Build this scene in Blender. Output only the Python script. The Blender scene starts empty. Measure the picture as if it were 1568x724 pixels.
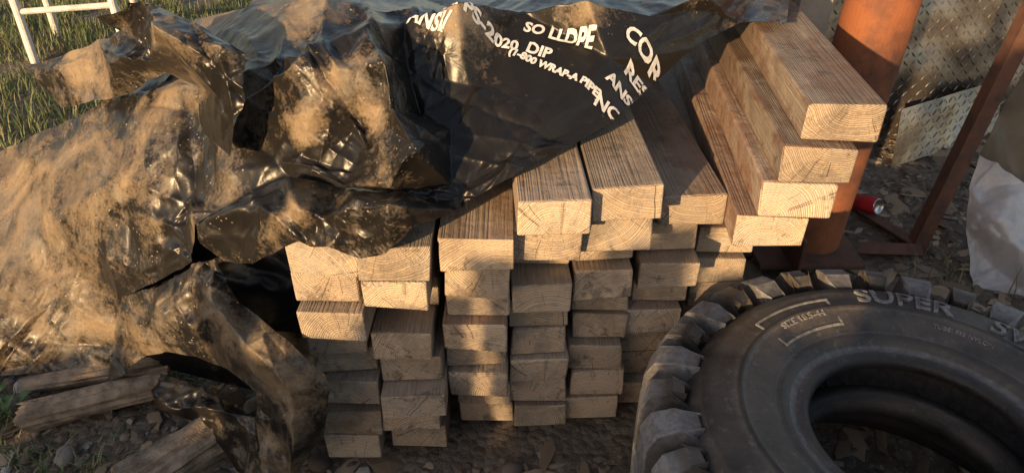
import bpy, bmesh, math, random
import numpy as np
from collections import Counter
from mathutils import Vector, noise, geometry, Matrix
from mathutils.bvhtree import BVHTree
random.seed(7); rng=np.random.default_rng(7)
sc=bpy.context.scene
R=math.radians
class M:
    def __init__(s,name):
        s.m=bpy.data.materials.new(name); s.m.use_nodes=True; s.t=s.m.node_tree; s.n=s.t.nodes; s.l=s.t.links
        s.b=s.n['Principled BSDF']
    def nd(s,t,**k):
        n=s.n.new(t)
        for a,v in k.items(): setattr(n,a,v)
        return n
    def inp(s,sock,v):
        if hasattr(v,'node'): s.l.new(v,sock)
        else: sock.default_value=v
    def noise(s,vec,scale,detail=4,rough=.6,dist=0):
        n=s.nd('ShaderNodeTexNoise'); 
        if vec is not None: s.l.new(vec,n.inputs['Vector'])
        n.inputs['Scale'].default_value=scale; n.inputs['Detail'].default_value=detail; n.inputs['Roughness'].default_value=rough; n.inputs['Distortion'].default_value=dist
        return n.outputs[0]
    def vor(s,vec,scale,feat='F1',out='Distance'):
        n=s.nd('ShaderNodeTexVoronoi',feature=feat); s.l.new(vec,n.inputs['Vector']); n.inputs['Scale'].default_value=scale
        return n.outputs[out]
    def ramp(s,v,a,b,va=0.,vb=1.):
        n=s.nd('ShaderNodeMapRange',clamp=True); s.l.new(v,n.inputs[0])
        for i,x in enumerate((a,b,va,vb)): n.inputs[i+1].default_value=x
        return n.outputs[0]
    def math(s,op,a,b=0.,c=0.):
        n=s.nd('ShaderNodeMath',operation=op); s.inp(n.inputs[0],a); s.inp(n.inputs[1],b); s.inp(n.inputs[2],c); return n.outputs[0]
    def mix(s,f,a,b,mode='MIX'):
        n=s.nd('ShaderNodeMix',data_type='RGBA',blend_type=mode); s.inp(n.inputs[0],f)
        for i,x in ((6,a),(7,b)):
            if hasattr(x,'node'): s.l.new(x,n.inputs[i])
            else: n.inputs[i].default_value=(*x,1)
        return n.outputs[2]
    def vm(s,op,a,b=(0,0,0)):
        n=s.nd('ShaderNodeVectorMath',operation=op); s.inp(n.inputs[0],a); s.inp(n.inputs[1],b); return n.outputs[0]
    def obj(s): return s.nd('ShaderNodeTexCoord').outputs['Object']
    def bump(s,h,strength=.5,dist=.01):
        n=s.nd('ShaderNodeBump'); n.inputs['Strength'].default_value=strength; n.inputs['Distance'].default_value=dist; s.l.new(h,n.inputs['Height']); s.l.new(n.outputs[0],s.b.inputs['Normal'])
    def col(s,c): s.inp(s.b.inputs['Base Color'],c if hasattr(c,'node') else (*c,1))
    def rough(s,r): s.inp(s.b.inputs['Roughness'],r)
    def metal(s,r): s.inp(s.b.inputs['Metallic'],r)
def mesh_obj(name,verts,faces,mat=None,smooth=False,parent=None):
    me=bpy.data.meshes.new(name); me.from_pydata([tuple(v) for v in verts],[],[tuple(int(i) for i in f) for f in faces]); me.update()
    if smooth: me.polygons.foreach_set('use_smooth',[True]*len(me.polygons))
    o=bpy.data.objects.new(name,me); sc.collection.objects.link(o)
    if mat: me.materials.append(mat)
    if parent: o.parent=parent
    return o
def empty(name,loc=(0,0,0)):
    e=bpy.data.objects.new(name,None); sc.collection.objects.link(e); e.location=loc; e.empty_display_size=.1; return e
def tube(name,a,b,r,mat,parent=None,seg=16,r2=None):
    a=Vector(a);b=Vector(b);d=(b-a).normalized(); u=d.orthogonal().normalized(); w=d.cross(u); r2=r2 or r
    vs=[];fs=[]
    for p,rr in ((a,r),(b,r2)):
        for i in range(seg):
            t=2*math.pi*i/seg; vs.append(p+(u*math.cos(t)+w*math.sin(t))*rr)
    for i in range(seg): fs.append((i,(i+1)%seg,seg+(i+1)%seg,seg+i))
    fs.append(range(seg)[::-1]); fs.append(range(seg,2*seg))
    return mesh_obj(name,vs,fs,mat,False,parent)
def boxm(name,c,size,mat,parent=None,bev=.004,rot=(0,0,0)):
    bm=bmesh.new(); bmesh.ops.create_cube(bm,size=1); bmesh.ops.scale(bm,vec=size,verts=bm.verts)
    bmesh.ops.bevel(bm,geom=bm.edges[:],offset=bev,segments=2,profile=.6,affect='EDGES')
    me=bpy.data.meshes.new(name); bm.to_mesh(me); bm.free(); o=bpy.data.objects.new(name,me); sc.collection.objects.link(o)
    o.location=c; o.rotation_euler=rot; me.materials.append(mat)
    if parent: o.parent=parent
    return o

# ---------- materials ----------
def timber_mat():
    m=M('weathered_timber'); tc=m.nd('ShaderNodeTexCoord'); oi=m.nd('ShaderNodeObjectInfo'); rd=oi.outputs['Random']
    sep=m.nd('ShaderNodeSeparateColor'); m.l.new(oi.outputs['Color'],sep.inputs[0]); stain=sep.outputs[0]
    r2=m.math('FRACT',m.math('MULTIPLY',rd,7.31)); r3=m.math('FRACT',m.math('MULTIPLY',rd,23.7)); r4=m.math('FRACT',m.math('MULTIPLY',rd,51.3))
    off=m.nd('ShaderNodeCombineXYZ'); m.inp(off.inputs[0],m.math('MULTIPLY',m.math('SUBTRACT',r2,.5),.15)); m.inp(off.inputs[1],m.math('MULTIPLY',rd,9.))
    sg=m.math('SUBTRACT',m.math('MULTIPLY',m.math('GREATER_THAN',r4,.45),2.),1.)
    m.inp(off.inputs[2],m.math('MULTIPLY',sg,m.ramp(r3,0,1,.03,.14)))
    p=m.vm('ADD',tc.outputs['Object'],off.outputs[0])
    ps=m.vm('MULTIPLY',p,(1,.08,1))
    nz=m.nd('ShaderNodeTexNoise'); m.l.new(ps,nz.inputs['Vector']); nz.inputs['Scale'].default_value=9; nz.inputs['Detail'].default_value=2
    dv=m.vm('SCALE',m.vm('SUBTRACT',nz.outputs['Color'],(.5,.5,.5))); dv.node.inputs['Scale'].default_value=.035
    pd=m.vm('MULTIPLY',m.vm('ADD',p,dv),(1,0,1))
    ln=m.nd('ShaderNodeVectorMath',operation='LENGTH'); m.l.new(pd,ln.inputs[0]); rad=ln.outputs['Value']
    irr=m.noise(None,1,2); irr.node.noise_dimensions='1D'; m.l.new(m.math('MULTIPLY',rad,60.),irr.node.inputs['W'])
    ph=m.math('ADD',m.math('MULTIPLY',rad,1450.),m.math('MULTIPLY',irr,12.))
    s=m.ramp(m.math('SINE',ph),-1,1); ring=m.math('POWER',s,2.)
    nrm=m.nd('ShaderNodeSeparateXYZ'); m.l.new(tc.outputs['Normal'],nrm.inputs[0]); end=m.math('GREATER_THAN',m.math('ABSOLUTE',nrm.outputs[1]),.7)
    fib=m.noise(m.vm('MULTIPLY',p,(1,.03,1)),160,3,.7)
    big=m.noise(m.vm('MULTIPLY',p,(1,.35,1)),14,3,.6); mot=m.noise(p,24,4,.7)
    ringv=m.math('MULTIPLY',ring,m.ramp(m.noise(p,16,2),.3,.65,.4,1.))
    base=m.mix(ringv,(.62,.48,.33),(.34,.22,.125))
    side=m.mix(m.ramp(fib,.35,.75,0,.8),(.45,.35,.25),(.18,.13,.09))
    side=m.mix(m.ramp(big,.42,.68,0,.6),side,(.20,.145,.10))
    sm=m.ramp(m.noise(m.vm('MULTIPLY',p,(1,.5,1)),7,5,.7,.6),.40,.50,1,0)
    side=m.mix(m.math('MULTIPLY',m.math('MULTIPLY',m.math('SUBTRACT',1.,sm),stain),.9),side,(.17,.062,.022))
    c=m.mix(end,side,base)
    gry=m.mix(m.math('MULTIPLY',m.ramp(mot,.32,.58),m.ramp(r2,0,1,.4,.9)),c,m.mix(end,m.mix(.5,side,(.40,.36,.31)),m.mix(ringv,(.49,.43,.36),(.28,.235,.185))))
    so=m.nd('ShaderNodeSeparateXYZ'); m.l.new(pd,so.inputs[0]); ang=m.math('ARCTAN2',so.outputs[0],so.outputs[2])
    cn=m.noise(None,1,3); cn.node.noise_dimensions='1D'; m.l.new(m.math('ADD',m.math('MULTIPLY',ang,5.),m.math('MULTIPLY',rd,77.)),cn.node.inputs['W'])
    crack=m.math('LESS_THAN',m.math('ABSOLUTE',m.math('SUBTRACT',cn,.56)),.007)
    crack=m.math('MULTIPLY',crack,m.math('MULTIPLY',end,m.ramp(m.noise(p,25,2),.5,.54)))
    c2=m.mix(m.math('MULTIPLY',crack,.85),gry,(.04,.025,.015))
    st=m.ramp(m.noise(p,6,5,.75),.49,.66); c2=m.mix(m.math('MULTIPLY',st,.55),c2,(.15,.105,.07))
    st2=m.ramp(m.noise(p,11,4,.8),.58,.65); c2=m.mix(m.math('MULTIPLY',st2,.55),c2,(.07,.05,.038))
    hs=m.nd('ShaderNodeHueSaturation'); m.l.new(c2,hs.inputs['Color']); m.inp(hs.inputs['Value'],m.ramp(r4,0,1,.72,1.15)); hs.inputs['Saturation'].default_value=.95
    m.col(hs.outputs[0]); m.rough(.85)
    saw=m.noise(m.vm('MULTIPLY',p,(40,1,260)),1,2)
    h=m.math('ADD',m.math('MULTIPLY',ring,-.4),m.math('ADD',m.math('MULTIPLY',fib,1.1),m.math('ADD',m.math('MULTIPLY',saw,.6),m.math('ADD',m.math('MULTIPLY',mot,1.4),m.math('MULTIPLY',crack,-3.)))))
    m.bump(h,.7,.004); return m.m
TIM=timber_mat()
def tarp_mat():
    m=M('black_plastic_film'); p=m.obj(); at=m.nd('ShaderNodeAttribute',attribute_name='dust_light').outputs['Fac']
    n1=m.noise(p,4.,6,.66,.8); n2=m.noise(p,32,5,.72,.2); n3=m.noise(p,150,2,.7)
    d=m.math('ADD',m.math('ADD',m.math('MULTIPLY',n1,2.1),m.math('MULTIPLY',n2,1.1)),m.math('MULTIPLY',n3,.6))
    d=m.math('ADD',m.math('SUBTRACT',d,2.24),m.math('MULTIPLY',at,.68))
    dm=m.ramp(d,0.,.55)
    dc=m.mix(m.ramp(n2,.3,.7),(.38,.285,.18),(.18,.135,.09)); dc=m.mix(m.ramp(m.noise(p,7,3),.48,.68),dc,(.19,.175,.155))
    c=m.mix(m.math('MULTIPLY',dm,.85),(.013,.012,.0115),dc)
    sp=m.math('MULTIPLY',m.math('LESS_THAN',m.vor(p,55),.12),m.math('GREATER_THAN',m.noise(p,7,2),.52)); c=m.mix(m.math('MULTIPLY',sp,m.ramp(at,.1,.6)),c,(.30,.24,.16))
    m.col(c); m.rough(m.ramp(m.math('ADD',m.math('MULTIPLY',dm,.55),m.math('MULTIPLY',n2,.25)),0,.8,.26,.70)); m.b.inputs['IOR'].default_value=1.4
    h=m.math('ADD',m.math('MULTIPLY',m.noise(p,13,3,.55,.8),1.),m.math('MULTIPLY',m.math('MULTIPLY',n3,dm),.12))
    m.bump(h,.3,.012); return m.m
TARP=tarp_mat()
def simple(name,c,r=.6,me=0.,c2=None,scale=20,bump=.3,bd=.004,lo=.4,hi=.65):
    m=M(name); p=m.obj(); n=m.noise(p,scale,6,.68)
    m.col(m.mix(m.ramp(n,lo,hi),c,c2) if c2 else c); m.rough(r); m.metal(me); m.bump(n,bump,bd); return m.m
PRINT=simple('white_ink',(.72,.72,.72),.4,0,(.48,.48,.48),60,.1)
RUST=simple('rusty_steel',(.30,.105,.042),.75,.1,(.10,.045,.032),6,.6,.005)
RUSTD=simple('dark_rust',(.14,.062,.04),.75,.1,(.06,.04,.033),14,.5,.004)
WHITE=simple('white_paint',(.74,.74,.72),.45,0,(.5,.48,.44),12)
GALV=simple('tread_plate_steel',(.33,.29,.255),.3,.85,(.16,.13,.105),5,.2)
FILM=simple('grey_film',(.52,.52,.53),.35,0,(.36,.35,.35),6,.5,.02)
OLIVE=simple('olive_sheet',(.12,.11,.09),.5,.2,(.07,.06,.045),5)
BEIGE=simple('beige_paint',(.42,.38,.33),.6,0,(.30,.26,.22),8)

# ---------- lumber ----------
stack=empty('lumber_stack')
def timber(x,z,yf,L=2.4,W=.146,H=.079,yaw=0,pitch=0,roll=0,stain=0.):
    bm=bmesh.new(); bmesh.ops.create_cube(bm,size=1); bmesh.ops.scale(bm,vec=(W,L,H),verts=bm.verts); bmesh.ops.translate(bm,vec=(0,L/2,0),verts=bm.verts)
    for v in bm.verts: v.co+=Vector((random.uniform(-.003,.003),random.uniform(-.008,.008),random.uniform(-.003,.003)))
    bmesh.ops.bevel(bm,geom=bm.edges[:],offset=random.uniform(.003,.008),segments=3,profile=.6,affect='EDGES')
    me=bpy.data.meshes.new('timber'); bm.to_mesh(me); bm.free(); me.materials.append(TIM)
    o=bpy.data.objects.new('timber',me); sc.collection.objects.link(o); o.location=(x,yf,z); o.rotation_euler=(R(pitch),R(roll),R(yaw)); o.parent=stack
    o.color=(stain,0,0,1)
cols=[(-.385,-.02),(-.236,-.02),(-.076,.03),(.068,.08),(.212,.12),(.358,.165),(.53,.27)]
z0=.03
prot={(0,5):-.05,(0,3):.03,(1,5):.08,(1,4):-.02,(1,2):-.04,(2,6):-.06,(2,4):-.04,(2,1):.04,(3,5):-.05,(3,4):.0,(3,3):.0,(4,5):-.04,(5,5):-.05,(2,0):.06,(3,0):.0,(0,6):-.03,(0,7):-.05,(1,7):-.07,(1,6):-.05}
for ci,(cx,cy) in enumerate(cols):
    for r in range(7):
        dy=prot.get((ci,r),random.uniform(-.018,.025))
        timber(cx+random.uniform(-.01,.01),z0+.082*r+.041,cy+dy,yaw=2.2*(ci>2)+random.uniform(-1,1),W=.140+random.uniform(-.007,.004),H=.076+random.uniform(-.005,.002),roll=random.uniform(-.9,.9),stain=random.choice((0,.3,.8)))
timber(-.385,.645,-.06);timber(-.237,.645,-.08)
timber(-.073,.648,-.05,W=.15,stain=.5);timber(.07,.645,-.01,W=.15,yaw=2);timber(.222,.645,.03,W=.152,yaw=2.2);timber(.408,.645,.134,W=.15,yaw=3,stain=.7)
timber(.085,.728,-.035,W=.15,yaw=2.6,stain=.2);timber(.237,.728,.02,W=.146,yaw=2.2)
timber(.66,.886,.066,yaw=-4.5,W=.155,H=.082,stain=.8);timber(.618,.806,.04,yaw=-4,W=.15,stain=1);timber(.592,.726,.035,yaw=-4,W=.15,H=.078,stain=1);timber(.553,.648,.04,yaw=-4,W=.15,H=.074,stain=1)

# ---------- tarp : control points are world metres (x,y,z,dust) ----------
tarp=empty('plastic_tarp')
def sheet(name,pts,nout,mat=TARP,levels=4,crum=1.,parent=None,smooth=2,seed=0,ncr=60):
    pts=np.array(pts,float); P=pts[:,:3]; D=pts[:,3]
    par=[Vector((p[0],.848*p[2]+.53*p[1])) for p in P]
    res=geometry.delaunay_2d_cdt(par,[],[list(range(nout))],1,1e-6)
    vs2,fs,orig=res[0],res[2],res[3]
    V=[]
    for i,v in enumerate(vs2):
        if orig[i]: V.append(P[orig[i][0]])
        else:
            d=[(v-q).length+1e-6 for q in par]; V.append(P[int(np.argmin(d))])
    F_=[]
    for f in fs:
        for k in range(1,len(f)-1): F_.append((f[0],f[k],f[k+1]))
    V=[np.array(v) for v in V]; rr=random.Random(len(pts)*3+seed); N0=np.array([-.15,-.6,.78])
    for lv in range(levels):
        mid={}; nf=[]; ec={}
        for f in F_:
            for a,b in ((f[0],f[1]),(f[1],f[2]),(f[2],f[0])): k=(min(a,b),max(a,b)); ec[k]=ec.get(k,0)+1
        def gm(a,b):
            k=(a,b) if a<b else (b,a)
            if k not in mid:
                L=np.linalg.norm(V[a]-V[b]); t=rr.uniform(.4,.6); q=V[a]*t+V[b]*(1-t)
                if L>.028:
                    am=.045
                    if name=='cover':
                        if q[0]>-.19 and q[1]<.45: am=.012
                        elif q[0]>-.66: am=.018
                    am*=crum*min(L,.22)*(.45 if ec[k]==1 else 1)
                    q=q+N0*rr.uniform(-1,1)*am+np.array([rr.uniform(-1,1),rr.uniform(-1,1),rr.uniform(-1,1)])*am*.35
                mid[k]=len(V); V.append(q)
            return mid[k]
        for a,b,c in F_:
            x,y,z=gm(a,b),gm(b,c),gm(c,a); nf+=[(a,x,z),(x,b,y),(z,y,c),(x,y,z)]
        F_=nf
    V=np.array(V); Fa=np.array(F_)
    E=np.vstack([Fa[:,[0,1]],Fa[:,[1,2]],Fa[:,[2,0]]]); E.sort(1); Eu,cnt=np.unique(E,axis=0,return_counts=True)
    bd=np.zeros(len(V),bool); bd[Eu[cnt==1].ravel()]=True
    deg=np.zeros(len(V)); np.add.at(deg,Eu[:,0],1); np.add.at(deg,Eu[:,1],1)
    def sm(V,n):
        for _ in range(n):
            S=np.zeros_like(V); np.add.at(S,Eu[:,0],V[Eu[:,1]]); np.add.at(S,Eu[:,1],V[Eu[:,0]])
            N=V*.4+.6*S/deg[:,None]; N[bd]=V[bd]; V=N
        return V
    V=sm(V,smooth)
    dd=((V[:,None,:]-P[None])**2).sum(2)+1e-4; w=1/dd**1.5; dust_light=(w*D).sum(1)/w.sum(1)
    # long straight creases, many of them running to the gathered point of the sheet
    r2=np.random.default_rng(11+seed+len(pts)); H=np.zeros(len(V)); N1=N0/np.linalg.norm(N0); G=np.array([-.13,-.02,.74])
    for i in range(ncr):
        c=V[r2.integers(len(V))]; d=r2.standard_normal(3)
        if name=='cover' and c[0]>-.7 and r2.random()<.65: d=G-c+r2.standard_normal(3)*.06
        d=d-N1*(d@N1); d/=np.linalg.norm(d)+1e-9; e=np.cross(N1,d); L=r2.uniform(.05,.24); wd=r2.uniform(.007,.022); a=r2.uniform(.004,.014)*r2.choice([1,1,-1])
        q=V-c; bendc=(q@e)+.25*(q@d)**2*r2.uniform(-1,1)/L
        H+=a*np.exp(-np.abs(bendc)/wd)*np.exp(-((q@d)/L)**2)*np.exp(-((q@N1)/.15)**2)
    reg=np.where((V[:,0]>-.15)&(V[:,1]<.5)&(name=='cover'),.55,1.)
    out=V.copy()
    for i,v in enumerate(V):
        p=Vector(v)+Vector((seed,0,0)); a=crum*(.2+.35*min(dust_light[i],1))
        q=p+noise.noise_vector(p*3.)*.10
        h=.008-.020*abs(noise.noise(q*7))-.008*abs(noise.noise(q*17+Vector((5,1,2))))
        out[i]=v+(a*h+H[i]*reg[i]*crum)*np.array([-.12,-.6,.79])
    o=mesh_obj(name,out,Fa,mat,True,parent)
    a=o.data.attributes.new('dust_light','FLOAT','POINT'); a.data.foreach_set('value',dust_light.astype(float))
    return o
S={}
S['cover']=(31,[(-1.535,.229,.03,.9),(-1.87,.968,.35,.9),(-1.633,.85,.45,.9),(-1.323,.722,.6,.9),(-1.1,.624,.72,.9),(-.979,.718,.78,.8),(-.945,.922,.85,.9),(-.698,.68,.95,.9),(-.76,1.249,.95,1.2),(-.371,1.103,1,1.3),(.224,1.004,1.02,1.3),(.904,1.202,.98,1.3),(.666,.491,.965,.8),(.562,.542,.955,.4),(.430,.431,.92,.05),(.330,.351,.86,.05),(.224,.211,.83,.05),(.133,.129,.81,.05),(.048,.062,.80,.05),(.008,.028,.785,.05),(-.065,.007,.75,.15),(-.117,-.014,.73,.3),(-.215,-.003,.76,.3),(-.338,.024,.76,.2),(-.484,.114,.74,.2),(-.675,.048,.66,.8),(-.758,.149,.5,.4),(-1.027,.2755,.3,.6),(-1.101,.267,.08,.8),(-1.281,.271,.04,.9),(-1.449,.268,.03,.9),
(-1.341,.493,.38,1.05),(-1.099,.395,.54,1.1),(-.903,.34,.68,.9),(-1.291,.368,.22,.95),(-1.136,.348,.28,.9),(-.746,.341,.74,.4),(-.772,.25,.62,.2),(-.874,.235,.5,.8),(-.799,.231,.54,0.),(-.867,.51,.8,.9),
(-.589,.272,.92,.6),(-.566,.219,.88,1.2),(-.435,.143,.97,1.2),(-.272,.104,.88,1.2),(-.642,.118,.66,1.2),(-.428,.115,.835,1.35),(-.326,.125,.835,.1),(-.4136,.088,.785,0),(-.322,.078,.81,.4),(-.233,.042,.93,.6),(-.202,.187,.86,.1),(-.175,-.058,.88,.5),(-.232,-.05,.80,.5),  # dusty tone raised here to paint the sunlit gold of the middle panel
(-.587,.41,.95,.4),(-.398,.205,1.0,.6),(-.434,.22,.96,.1),(-.302,.219,1.03,.9),(-.307,.376,1.02,.5),(-.346,.121,.96,1.2),(-.245,.084,1.0,.6),(-.237,.334,1.01,.1),(-.225,.244,.93,.05),
(-.419,.4,1.05,1.1),(-.116,.279,1.07,1.1),(.165,.334,1.06,1.1),(.456,.478,1.03,1.1),
(-.126,.412,1.007,.1),(.024,.416,1.009,.05),(.145,.44,1.015,.05),(.324,.405,1.003,.05),(.466,.497,.99,.3),(-.091,.230,.906,.05),(-.128,.124,.846,.05),(-.054,.176,.885,.1),(.0355,.124,.846,.05),(.048,.077,.82,.05),(.215,.30,.94,.05),(.290,.330,.93,.05),(-.032,.073,.817,.05),(.106,.184,.879,.05),(-.123,.01,.782,.1),(-.163,.069,.87,.1)])
S['fold']=(15,[(-1.453,.861,.72,.8),(-1.125,.687,.86,.8),(-.972,.527,.93,.7),(-1.005,.5,.97,.8),(-.83,.431,1.02,.7),(-.651,.217,1.04,.7),(-.532,.143,1.0,.6),(-.538,.102,.94,.3),(-.589,.093,.80,.2),(-.713,.275,.77,.3),(-.762,.404,.84,.4),(-.824,.422,.86,.7),(-1.043,.522,.76,.9),(-1.321,.744,.64,.8),(-1.456,.883,.66,.7),
(-.971,.439,.88,.5),(-.824,.337,.92,.8),(-.703,.152,1.05,1.0),(-.6,.123,1.0,.3),(-.606,.143,.91,.1),(-.897,.463,.93,.1),(-1.23,.694,.76,.9)])
S['cuff']=(13,[(-.675,.05,.662,.5),(-.462,.05,.776,.3),(-.339,.03,.76,.3),(-.212,-.02,.772,.3),(-.112,-.04,.748,.3),(-.171,-.12,.752,.3),(-.235,-.13,.699,.3),(-.289,-.12,.684,.3),(-.364,-.09,.685,.3),(-.421,-.08,.703,.3),(-.546,-.02,.61,.3),(-.629,.03,.583,.4),(-.673,.05,.609,.5),
(-.422,-.06,.774,.8),(-.271,-.12,.794,.6),(-.195,-.14,.801,.5),(-.501,-.04,.713,.6),(-.361,-.07,.739,.1),(-.266,-.11,.741,.1),(-.51,0,.7275,.1)])
S['drape']=(20,[(-1.019,.25,.319,.6),(-.877,.18,.401,.7),(-.724,.1,.523,.7),(-.658,.06,.563,.6),(-.596,0,.487,.6),(-.529,-.06,.4855,.7),(-.473,-.1,.4685,.7),(-.3965,-.14,.41,.7),(-.385,-.15,.367,.6),(-.4085,-.15,.27,.6),(-.509,-.14,.079,.6),(-.578,-.14,.079,.6),(-.595,-.08,.187,.6),(-.584,-.06,.281,.5),(-.663,0,.296,.6),(-.757,.06,.278,.6),(-.844,.1,.26,.6),(-.932,.14,.215,.6),(-1.092,.18,.071,.6),(-1.081,.25,.176,.6),
(-.81,.06,.413,1.1),(-.6355,-.04,.509,1.2),(-.549,-.12,.467,1.2),(-.457,-.19,.423,1.1),(-.464,-.19,.293,.9),(-.715,0,.404,.7),(-.938,.15,.302,1.),(-.5385,-.10,.239,.2)])
S['flap']=(8,[(-1.028,.22,.043,.1),(-.951,.2,.0995,.1),(-.791,.1,.147,.2),(-.618,-.02,.158,.3),(-.597,-.1,.031,.3),(-.676,-.06,.015,.2),(-.753,.02,.083,.1),(-.94,.12,.051,.1),(-.783,.03,.147,.2)])
S['hollow_shade']=(7,[(-.8425,.35,.507,0),(-.514,.3,.536,0),(-.466,.2,.3665,0),(-.504,.12,.015,0),(-.69,.2,.033,0),(-1.131,.32,.058,0),(-1.1,.38,.234,0),(-.663,.2,.3665,0)])  # black sheet added as the shaded hollow behind cuff and drape
allsheet={}
for k,(n,p) in S.items():
    allsheet[k]=sheet(k,p,n,levels=5 if k in('cover','drape','fold') else 4,parent=tarp,smooth=2 if k in('cover','drape','fold') else 1,crum=1.,ncr={'cover':260,'fold':60,'drape':70}.get(k,35))
cov=allsheet['cover']; bvh=BVHTree.FromPolygons([v.co[:] for v in cov.data.vertices],[p.vertices[:] for p in cov.data.polygons])
O=Vector((0,.06,.81)); UU=Vector((1,0,0)); VV=Vector((0,.873,.488)); NN=Vector((0,-.488,.873))
def text_mesh(s,size,off=0.):
    cu=bpy.data.curves.new('t','FONT'); cu.body=s; cu.size=size; cu.align_x='CENTER'; cu.align_y='CENTER'; cu.offset=off; cu.resolution_u=3
    o=bpy.data.objects.new('t',cu); sc.collection.objects.link(o); dg=bpy.context.evaluated_depsgraph_get(); me=bpy.data.meshes.new_from_object(o.evaluated_get(dg)); bpy.data.objects.remove(o)
    bm=bmesh.new(); bm.from_mesh(me); bmesh.ops.triangulate(bm,faces=bm.faces[:])
    for _ in range(6):
        es=[e for e in bm.edges if e.calc_length()>.009]
        if not es: break
        bmesh.ops.subdivide_edges(bm,edges=es,cuts=1); bmesh.ops.triangulate(bm,faces=bm.faces[:])
    bmesh.ops.remove_doubles(bm,verts=bm.verts,dist=1e-5)
    vs=[v.co.copy() for v in bm.verts]; bm.verts.index_update(); fs=[[v.index for v in f.verts] for f in bm.faces]; bm.free(); return vs,fs
TV=[];TF=[]
for s,u,v,rot,size in [("ANSI/",-.18,.315,-30,.042),("APPS-2020",-.065,.318,-12,.036),("SO LLDPE",.105,.335,-20,.038),("DIP",.06,.29,-20,.038),("(1-800 WRAP-A PIPE)",.095,.235,-28,.025),("CORR",.312,.305,-34,.048),("RES",.283,.255,-32,.040),("ANSI/",.247,.212,-32,.034),("NO",.21,.16,-30,.040)]:
    vs,fs=text_mesh(s,size,.0014); ok={}; c,sn=math.cos(R(rot)),math.sin(R(rot))
    for i,p in enumerate(vs):
        x=p.x*c-p.y*sn+u; y=p.x*sn+p.y*c*1.1+v; w=O+UU*x+VV*y
        hit=bvh.ray_cast(w+NN*.3,-NN)
        if hit[0] and abs((hit[0]-w).dot(NN))<.12: ok[i]=len(TV); TV.append(hit[0]+NN*.003)
    for f in fs:
        if all(i in ok for i in f): TF.append([ok[i] for i in f])
mesh_obj('printed_lettering',TV,TF,PRINT,False,tarp)

# ---------- tire ----------
tc_=(.818,-.263)
def tire_mat():
    m=M('tire_rubber'); p=m.obj(); n=m.noise(p,9,6,.65); n2=m.noise(p,55,5,.7); g=m.nd('ShaderNodeNewGeometry')
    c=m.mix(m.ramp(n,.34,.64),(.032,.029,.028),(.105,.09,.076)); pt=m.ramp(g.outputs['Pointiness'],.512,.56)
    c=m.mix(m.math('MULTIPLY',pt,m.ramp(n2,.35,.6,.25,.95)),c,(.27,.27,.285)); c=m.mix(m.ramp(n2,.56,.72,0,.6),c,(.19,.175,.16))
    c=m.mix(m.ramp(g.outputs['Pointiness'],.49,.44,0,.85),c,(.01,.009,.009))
    m.col(c); m.rough(m.ramp(n,.3,.7,.42,.78)); m.bump(m.math('ADD',n2,m.math('MULTIPLY',n,.5)),.5,.006); return m.m
TIRE=tire_mat()
tire=empty('off_road_tire',(tc_[0],tc_[1],0))
def revolve(name,prof,mat,parent,seg=160):
    n=len(prof); vs=[];fs=[]
    for i in range(seg):
        t=2*math.pi*i/seg
        for r,z in prof: vs.append((r*math.cos(t),r*math.sin(t),z))
    for i in range(seg):
        j=(i+1)%seg
        for k in range(n-1): fs.append((i*n+k,j*n+k,j*n+k+1,i*n+k+1))
    return mesh_obj(name,vs,fs,mat,True,parent)
half=[(.218,.340),(.212,.355),(.217,.367),(.23,.372),(.243,.368),(.253,.372),(.264,.386),(.275,.392),(.285,.389),(.292,.394),(.33,.405),(.352,.408),(.356,.413),(.362,.413),(.366,.408),(.41,.409),(.434,.403),(.438,.396),(.45,.386),(.462,.368),(.472,.34),(.478,.31),(.48,.27),(.48,.22)]
zm=.22
low=[(r,2*zm-z+(max(0,.36-r)/.15)**1.2*.14) for r,z in half[::-1][1:]]
prof=half+low
lz=low[-1][1]
inner=[(.218,lz+.025),(.235,lz+.035),(.26,lz+.02),(.30,lz-.02),(.36,.07),(.43,.075),(.455,.12),(.462,.22),(.455,.32),(.43,.37),(.35,.385),(.27,.368),(.23,.355),(.218,.340)]
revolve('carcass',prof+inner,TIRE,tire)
vs=[];fs=[]
def lug(t0,flip,long):
    path=[(.446,.398,0),(.495,.405,0),(.540,.390,.0),(.558,.352,.0),(.56,.30,.8),(.56,.25,2.8 if long else 1.5),(.56,.185 if long else .235,7.5 if long else 2.2)]
    jt=random.uniform(-.4,.4); hw=R(3.7 if long else 2.9); b=len(vs)
    for k,(r,z,dt) in enumerate(path):
        if k==0 and not long: r+=.022
        if flip: z=2*zm-z
        tt=t0+R(dt+jt)*(1 if not flip else -1); h=hw*(.7 if k==0 else 1)
        ri=r-.085; zi=(z+(zm-z)*(.30 if k<3 else 0)); 
        if k==0: ri=r+.01
        for rr,zz,s in ((ri,zi,-1.12),(r,z,-1),(r,z,1),(ri,zi,1.12)):
            vs.append((rr*math.cos(tt+s*h),rr*math.sin(tt+s*h),zz))
    for k in range(len(path)-1):
        for q in range(3): fs.append((b+k*4+q,b+k*4+q+1,b+k*4+q+5,b+k*4+q+4))
    fs.append((b,b+1,b+2,b+3)); e=b+4*(len(path)-1); fs.append((e,e+3,e+2,e+1))
N=32
for i in range(N):
    lug(2*math.pi*i/N,False,i%2==0); lug(2*math.pi*(i+.5)/N,True,i%2==0)
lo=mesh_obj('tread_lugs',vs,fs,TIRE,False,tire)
bm=bmesh.new(); bm.from_mesh(lo.data); bmesh.ops.recalc_face_normals(bm,faces=bm.faces)
bmesh.ops.bevel(bm,geom=[e for e in bm.edges if e.calc_face_angle(0)>R(35)],offset=.0035,segments=2,profile=.5,affect='EDGES'); bm.to_mesh(lo.data); bm.free()
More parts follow.
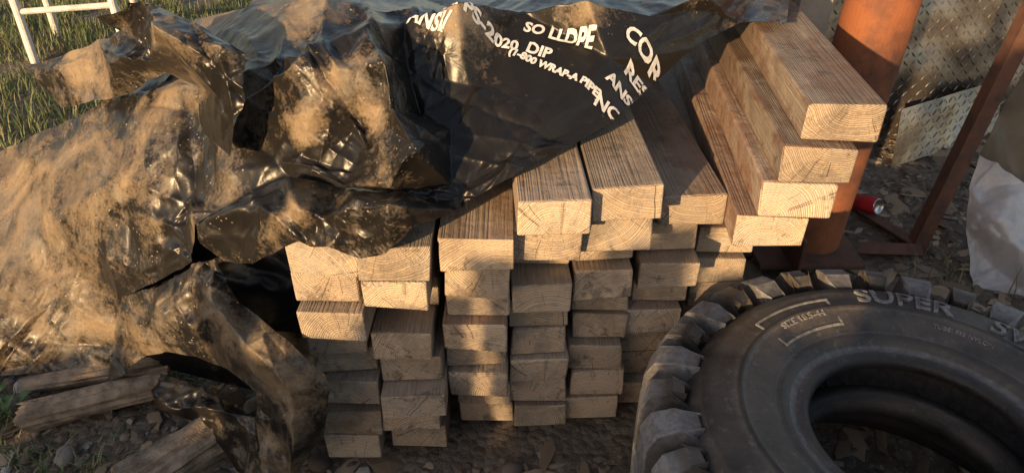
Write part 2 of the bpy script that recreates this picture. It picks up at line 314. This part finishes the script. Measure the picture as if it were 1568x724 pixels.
def szt(r): 
    hs=[(a,b) for a,b in half if a>.28]; return float(np.interp(r,[a for a,b in hs],[b for a,b in hs]))
tv=[];tf=[]
def arc_text(s,mid,r0,size,hgt=.004,off=.0):
    v,f=text_mesh(s,size,off); b=len(tv)
    for p in v:
        r=r0+p.y; t=R(mid)-p.x/r0*1.12; tv.append((r*math.cos(t),r*math.sin(t),szt(r)+hgt))
    ed=Counter(); dr={}
    for q in f:
        for a,c in zip(q,q[1:]+q[:1]): ed[tuple(sorted((a,c)))]+=1; dr[tuple(sorted((a,c)))]=(a,c)
    b2=len(tv)
    for p in v:
        r=r0+p.y; t=R(mid)-p.x/r0*1.12; tv.append((r*math.cos(t),r*math.sin(t),szt(r)-.003))
    for q in f: tf.append([b+i for i in q])
    for k,n in ed.items():
        if n==1: a,c=dr[k]; tf.append([b+a,b2+a,b2+c,b+c])
arc_text('SUPER',73,.396,.070,.005,.001); arc_text('SWAMPER',20,.396,.070,.005,.001); arc_text('SIZE 18.5-44',115,.345,.022,.003); arc_text('TUBELESS NYLON',52,.325,.014,.0025)
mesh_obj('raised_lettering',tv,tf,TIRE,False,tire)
vs=[];fs=[]
def arcbar(r1,r2,t1,t2,h=.004,n=14):
    b=len(vs)
    for i in range(n+1):
        t=R(t1+(t2-t1)*i/n)
        for r,z in ((r1,-.002),(r1,h),(r2,h),(r2,-.002)): vs.append((r*math.cos(t),r*math.sin(t),szt(r)+z))
    for i in range(n):
        for q in range(3): fs.append((b+i*4+q,b+i*4+q+1,b+i*4+q+5,b+i*4+q+4))
    fs.append((b,b+1,b+2,b+3)); fs.append((b+4*n,b+4*n+1,b+4*n+2,b+4*n+3))
arcbar(.385,.389,100,132);arcbar(.305,.309,100,132);arcbar(.305,.389,99.6,100.4,n=2);arcbar(.305,.389,131.6,132.4,n=2)
mesh_obj('label_frame',vs,fs,TIRE,False,tire)

# ---------- ground ----------
def axis(a,b,st,far):
    l=list(np.arange(a,b+1e-6,st)); s=st; x=b
    while x<far: s*=1.35; x+=s; l.append(x)
    s=st; x=a
    while x>-far: s*=1.35; x-=s; l.insert(0,x)
    return l
xs=axis(-2.2,2.6,.02,80); ys=axis(-.8,2.6,.02,80)
def gz(x,y):
    p=Vector((x,y,0)); return .028*noise.noise(p*1.3)+.016*noise.noise(p*6)+.006*noise.noise(p*19)+.003*noise.noise(p*45)
vs=[(x,y,gz(x,y)) for y in ys for x in xs]; nx=len(xs); fs=[(j*nx+i,j*nx+i+1,(j+1)*nx+i+1,(j+1)*nx+i) for j in range(len(ys)-1) for i in range(nx-1)]
m=M('dirt_ground'); p=m.obj(); n=m.noise(p,3,5,.65); n2=m.noise(p,30,5,.7); v1=m.vor(p,45,out='Color'); vd=m.vor(p,45)
c=m.mix(m.ramp(n,.35,.65),(.17,.135,.10),(.085,.066,.05)); bw=m.nd('ShaderNodeRGBToBW'); m.l.new(v1,bw.inputs[0])
c=m.mix(m.math('MULTIPLY',m.ramp(bw.outputs[0],.5,.8),.5),c,(.22,.19,.16)); c=m.mix(m.ramp(n2,.45,.7,0,.6),c,(.05,.04,.03))
m.col(c); m.rough(.92); m.bump(m.math('ADD',n2,m.math('MULTIPLY',vd,-.8)),.9,.012); mesh_obj('ground',vs,fs,m.m,True)
def blobs(name,n,xr,yr,smin,smax,mat,flat=.6,keep=lambda x,y:True,aspect=1.):
    bm=bmesh.new(); bmesh.ops.create_icosphere(bm,subdivisions=1 if n>1500 else 2,radius=1); bv=np.array([v.co[:] for v in bm.verts]); bf=np.array([[v.index for v in f.verts] for f in bm.faces]); bm.free()
    V=[];Fs=[];c=0
    for _ in range(n):
        x=random.uniform(*xr); y=random.uniform(*yr)
        if not keep(x,y): continue
        s=smin+(smax-smin)*random.random()**3; a=random.random()*6.28
        q=bv*(1+.28*rng.standard_normal((len(bv),1)).clip(-1,1)*(1 if n>1500 else .4))*np.array([s*aspect*random.uniform(.8,1.4),s*random.uniform(.7,1.1),s*flat*random.uniform(.6,1.1)])
        rt=np.array(Matrix.Rotation(a,3,'Z')@Matrix.Rotation(random.uniform(-.4,.4),3,'X')); q=q@rt.T+np.array([x,y,gz(x,y)+s*flat*.3]); V.append(q); Fs.append(bf+c); c+=len(bv)
    return mesh_obj(name,np.vstack(V),np.vstack(Fs),mat,n<=1500)
m=M('gravel_stone'); g=m.nd('ShaderNodeNewGeometry').outputs['Random Per Island']; n=m.noise(m.obj(),50,4)
cr=m.nd('ShaderNodeValToRGB'); m.l.new(g,cr.inputs[0]); e=cr.color_ramp.elements; e[0].color=(.07,.055,.042,1); e[1].color=(.42,.38,.34,1)
for pos,cc in ((.4,(.15,.12,.09,1)),(.7,(.23,.185,.14,1)),(.9,(.22,.21,.20,1))): q=e.new(pos); q.color=cc
m.col(m.mix(m.ramp(n,.4,.7,0,.5),cr.outputs[0],(.12,.09,.07))); m.rough(.85); m.bump(n,.4,.004); STONE=m.m
free=lambda x,y: not(-.46<x<.6 and y>.0)
blobs('gravel',14000,(-2,2.4),(-.7,2.4),.003,.018,STONE,keep=free)
blobs('stones',130,(-1.5,.5),(-.5,.3),.012,.034,STONE,.7,keep=free)
m=M('wood_chip'); g=m.nd('ShaderNodeNewGeometry').outputs['Random Per Island']; m.col(m.mix(g,(.08,.055,.035),(.38,.29,.2))); m.rough(.9); CHIP=m.m
blobs('wood_chips',5500,(-1.9,2.6),(-.6,2.6),.006,.036,CHIP,.16,keep=free,aspect=1.9)
V=[];Fs=[]
def blade(x,y,h,w,lean,a):
    z=gz(x,y); b=len(V); dx,dy=math.cos(a),math.sin(a); px_,py_=-dy*w,dx*w
    for k in range(4):
        t=k/3; ww=1-t**1.5; cx=x+dx*lean*t*t; cy=y+dy*lean*t*t; zz=z+h*t*(1-.25*t*lean/h if h else 1)
        V.append((cx-px_*ww,cy-py_*ww,zz)); V.append((cx+px_*ww,cy+py_*ww,zz))
    for k in range(3): Fs.append((b+2*k,b+2*k+1,b+2*k+3,b+2*k+2))
for _ in range(36000):
    x=random.uniform(-4.6,-1.15); y=random.uniform(.5,5.2)
    if noise.noise(Vector((x*2.2,y*2.2,3)))<-.18: continue
    blade(x,y,random.uniform(.03,.12),random.uniform(.002,.0045),random.uniform(.01,.07),random.random()*6.28)
for cx,cy,n,hh in ((-1.36,.1,50,.07),(-.95,.28,60,.06),(-1.1,-.05,50,.06),(-1.15,-.12,45,.05),(-1.0,-.1,45,.05),(-.8,-.2,30,.05),(-1.25,0,40,.05),(1.72,.62,40,.16),(1.5,.8,20,.1),(-1.5,.35,80,.1)):
    for _ in range(n): blade(cx+random.gauss(0,.05),cy+random.gauss(0,.05),hh*random.uniform(.5,1.2),.0025,random.uniform(.01,.08),random.random()*6.28)
m=M('grass_blade'); g=m.nd('ShaderNodeNewGeometry').outputs['Random Per Island']; m.col(m.mix(m.math('POWER',g,2.),(.07,.12,.035),(.26,.23,.12))); m.rough(.6); mesh_obj('grass',V,Fs,m.m)
V=[];Fs=[]
for i in range(20):
    a=random.random()*6.28; L=random.uniform(.03,.065); cx,cy=-1.38+random.gauss(0,.04),.11+random.gauss(0,.03); z=gz(cx,cy); b=len(V)
    for k in range(6):
        t=k/5; w_=L*.28*math.sin(math.pi*min(1,t*.95+.05)); h=.015+L*.7*math.sin(t*2); x=cx+math.cos(a)*L*t; y=cy+math.sin(a)*L*t
        V+= [(x-math.sin(a)*w_,y+math.cos(a)*w_,z+h+w_*.4),(x,y,z+h),(x+math.sin(a)*w_,y-math.cos(a)*w_,z+h+w_*.4)]
    for k in range(5):
        for q in(0,1): Fs.append((b+3*k+q,b+3*k+q+1,b+3*k+q+4,b+3*k+q+3))
m=M('leaf'); m.col((.07,.13,.035)); m.rough(.5); mesh_obj('weed_plant',V,Fs,m.m,True)

# ---------- logs ----------
BARK=simple('weathered_wood',(.34,.27,.20),.9,0,(.11,.085,.062),18,.9,.01)
def log(name,a,b,r):
    a=Vector(a);b=Vector(b);d=(b-a);L=d.length;d.normalize();u=d.orthogonal().normalized();w=d.cross(u);vs=[];fs=[];n=30;k=36
    for i in range(n+1):
        for j in range(k):
            t=2*math.pi*j/k; rr=r*(1+.22*noise.noise(Vector((math.cos(t)*1.5,math.sin(t)*1.5,i*.06+r*50)))+.22*noise.noise(Vector((math.cos(t)*6,math.sin(t)*6,i*.05)))+.12*noise.noise(Vector((math.cos(t)*14,math.sin(t)*14,i*.1)))); sx=1.0 if math.cos(t)>0 else .6
            e=.02*noise.noise(Vector((j*.7,i,r*9))) if i in(0,n) else 0
            vs.append(a+d*(L*i/n+e)+u*math.cos(t)*rr*sx+w*math.sin(t)*rr)
    for i in range(n):
        for j in range(k): fs.append((i*k+j,i*k+(j+1)%k,(i+1)*k+(j+1)%k,(i+1)*k+j))
    fs.append(range(k)[::-1]); fs.append(range(n*k,n*k+k)); mesh_obj(name,vs,fs,BARK,False)
log('firewood_log',(-1.27,.08,.045),(-.93,.20,.06),.048); log('firewood_log',(-.92,-.13,.03),(-.76,.04,.045),.06); log('firewood_log',(-1.35,.22,.03),(-1.0,.3,.04),.03)

# ---------- steel ----------
pipe=empty('rusty_steel_pipe'); 
tube('pipe',(1.055,.95,0),(1.165,.95,1.9),.105,RUST,pipe,48); boxm('base_plate',(1.02,.93,.05),(.36,.30,.02),RUSTD,pipe); boxm('gusset',(.95,.82,.12),(.014,.2,.14),RUSTD,pipe)
for f in pipe.children[0].data.polygons: f.use_smooth=len(f.vertices)==4
ang=empty('rusty_angle_iron_frame')
def lbar(name,a,b,w,th,mat,par,up=Vector((0,-1,0))):
    a=Vector(a);b=Vector(b);d=(b-a).normalized(); s=d.cross(up).normalized(); n=s.cross(d).normalized()
    pr=[(0,0),(w,0),(w,th),(th,th),(th,w),(0,w)]; vs=[p+s*x-n*y for p in(a,b) for x,y in pr]
    fs=[(i,(i+1)%6,6+(i+1)%6,6+i) for i in range(6)]+[(5,4,3,2,1,0),(6,7,8,9,10,11)]; mesh_obj(name,vs,fs,mat,False,par)
lbar('leg',(1.43,.93,0),(1.60,.93,1.3),.05,.008,RUSTD,ang); lbar('rail',(1.1,.97,.04),(1.46,.93,.05),.045,.008,RUSTD,ang,Vector((0,-.5,.8))); lbar('brace',(1.38,1.22,.03),(1.46,.95,.05),.04,.008,RUSTD,ang,Vector((0,-.2,.9)))
def plate(name,A,B,up,h,mat):
    A=Vector(A);B=Vector(B);d=(B-A);L=d.length;d.normalize();up=Vector(up).normalized();n=d.cross(up).normalized()
    if n.y>0:n=-n
    vs=[];fs=[]
    def bend(s,t): return A+d*s+up*t+n*(.03*noise.noise(Vector((s*2,t*2,L)))+.012*noise.noise(Vector((s*7,t*7,L))))
    nx=int(L/.03);ny=int(h/.03)
    for j in range(ny+1):
        for i in range(nx+1): vs.append(bend(L*i/nx,h*j/ny))
    for j in range(ny):
        for i in range(nx): k=j*(nx+1)+i; fs.append((k,k+1,k+nx+2,k+nx+1))
    nb=len(fs); sp=.036
    for j in range(int(h/sp)):
        for i in range(int(L/sp)):
            s=(i+.5)*sp;t=(j+.5)*sp; a=R(45 if (i+j)%2 else -45); c,q=math.cos(a),math.sin(a); b=len(vs)
            for x,y,z in ((-.018,0,0),(0,-.0055,0),(.018,0,0),(0,.0055,0),(-.008,0,.004),(.008,0,.004)): vs.append(bend(s+x*c-y*q,t+x*q+y*c)+n*(z+.0004))
            fs+= [(b,b+1,b+5,b+4),(b+1,b+2,b+5),(b+2,b+3,b+4,b+5),(b+3,b,b+4)]
    o=mesh_obj(name,vs,fs,mat,False)
    for i in range(nb): o.data.polygons[i].use_smooth=True
plate('tread_plate_sheet',(1.05,1.75,0),(3.4,2.45,0),(0,.15,1),1.7,GALV)
plate('tread_plate_sheet',(1.66,1.62,.0),(2.3,1.95,.02),(.15,.5,.85),.26,GALV)
boxm('beige_post',(1.1,1.45,.65),(.12,.06,1.3),BEIGE); tube('rusty_rod',(1.0,1.4,0),(1.0,1.4,1.3),.012,RUST)
sheet('plastic_film_sheet',[(1.569,.95,.259,.5),(1.599,1,.363,.5),(1.662,.95,.329,.5),(1.721,.9,.298,.5),(1.89,.85,.288,.5),(1.848,.6,0,.5),(1.699,.68,0,.5),(1.559,.74,0,.5),(1.542,.85,.162,.5),(1.576,.8,.243,.5),(1.643,.72,.167,.5),(1.615,.8,.062,.5)],9,FILM,4,.8)
sheet('metal_panel',[(1.611,1.02,.359,.5),(1.649,1.05,.493,.5),(1.679,1.05,.653,.5),(1.835,1,.766,.5),(1.988,.9,.235,.5),(1.747,.93,.274,.5),(1.685,.98,.309,.5)],7,OLIVE,3,.3)
can=empty('soda_can',(1.375,1.22,.05)); can.rotation_euler=(R(74),0,R(28))
RED=simple('can_red',(.55,.03,.04),.3,.1,(.4,.02,.03),20); ALU=simple('can_metal',(.7,.7,.7),.3,1,(.5,.5,.5),20)
revolve('can_body',[(.026,-.06),(.033,-.052),(.033,.045),(.029,.056)],RED,can,32); revolve('can_lid',[(.029,.0563),(.028,.06),(.0265,.0585),(.025,.053),(.001,.053)],ALU,can,32)
BLUE=simple('blue_glass',(.08,.16,.28),.25,0,(.3,.35,.4),25)
blobs('blue_stone',1,(-.93,-.93),(.0,.0),.018,.018,BLUE,.9)
ch=empty('white_metal_chair')
for x,y in((-2.83,3.0),(-2.35,3.15),(-2.95,3.5),(-2.45,3.6)): tube('leg',(x,y,0),(x,y,.42),.024,WHITE,ch,12)
for a,b in(((-2.83,3,.3),(-2.35,3.15,.3)),((-2.83,3,.42),(-2.35,3.15,.42)),((-2.83,3,.42),(-2.95,3.5,.42)),((-2.35,3.15,.42),(-2.45,3.6,.42))): tube('rail',a,b,.018,WHITE,ch,10)
for i in range(6): boxm('slat',(-2.62-.02*i,3.12+.085*i,.45),(.52,.06,.015),WHITE,ch,rot=(0,0,R(17)))
shade_blocker=empty('unseen_shade_fence'); x=-6.  # unseen pickets added behind the camera to shade the lower pile
while x<2.5:
    top=1.13 if x<-2.75 else 1.48 if x<-2.15 else 1.58 if x<-1.75 else 1.50 if x<-1.55 else 1.42 if x<-1.33 else 2.0  # heights shaped to set where sun and shade fall
    if x<-4.2: top=.9
    h=top+random.uniform(-.08,.08); boxm('shade_picket',(x,-3.5,h/2),(.10,.02,h),BARK,shade_blocker,.003); x+=.101+(.03 if random.random()<.12 else 0)
for z in(.35,.95): boxm('shade_rail',(-1.75,-3.47,z),(8.6,.035,.08),BARK,shade_blocker,.004)

# ---------- light ----------
s=Vector((-.5,-.85,.24)).normalized()
w=bpy.data.worlds.new('World'); sc.world=w; w.use_nodes=True; nt=w.node_tree; sky=nt.nodes.new('ShaderNodeTexSky'); sky.sky_type='NISHITA'; sky.sun_disc=False
wb=nt.nodes.new('ShaderNodeMix'); wb.data_type='RGBA'; wb.blend_type='MULTIPLY'; wb.inputs[0].default_value=1; wb.inputs[7].default_value=(1.2,1.0,.86,1)
sky.sun_elevation=math.asin(s.z); sky.sun_rotation=math.atan2(s.x,s.y); nt.links.new(sky.outputs[0],wb.inputs[6]); nt.links.new(wb.outputs[2],nt.nodes['Background'].inputs[0]); nt.nodes['Background'].inputs[1].default_value=.23
sl=bpy.data.lights.new('sun','SUN'); sl.energy=7.5; sl.angle=R(.6); sl.color=(1,.66,.33); so=bpy.data.objects.new('sun',sl); sc.collection.objects.link(so); so.rotation_euler=s.to_track_quat('Z','Y').to_euler()
cam=bpy.data.cameras.new('camera'); cam.sensor_width=36; cam.lens=26.4; cam.clip_end=400; cam.clip_start=.02; co=bpy.data.objects.new('camera',cam); sc.collection.objects.link(co); co.location=(0,-1.325,1.49); co.rotation_euler=(R(58),0,0); sc.camera=co
sc.view_settings.view_transform='Standard'; sc.view_settings.look='None'; sc.view_settings.exposure=0
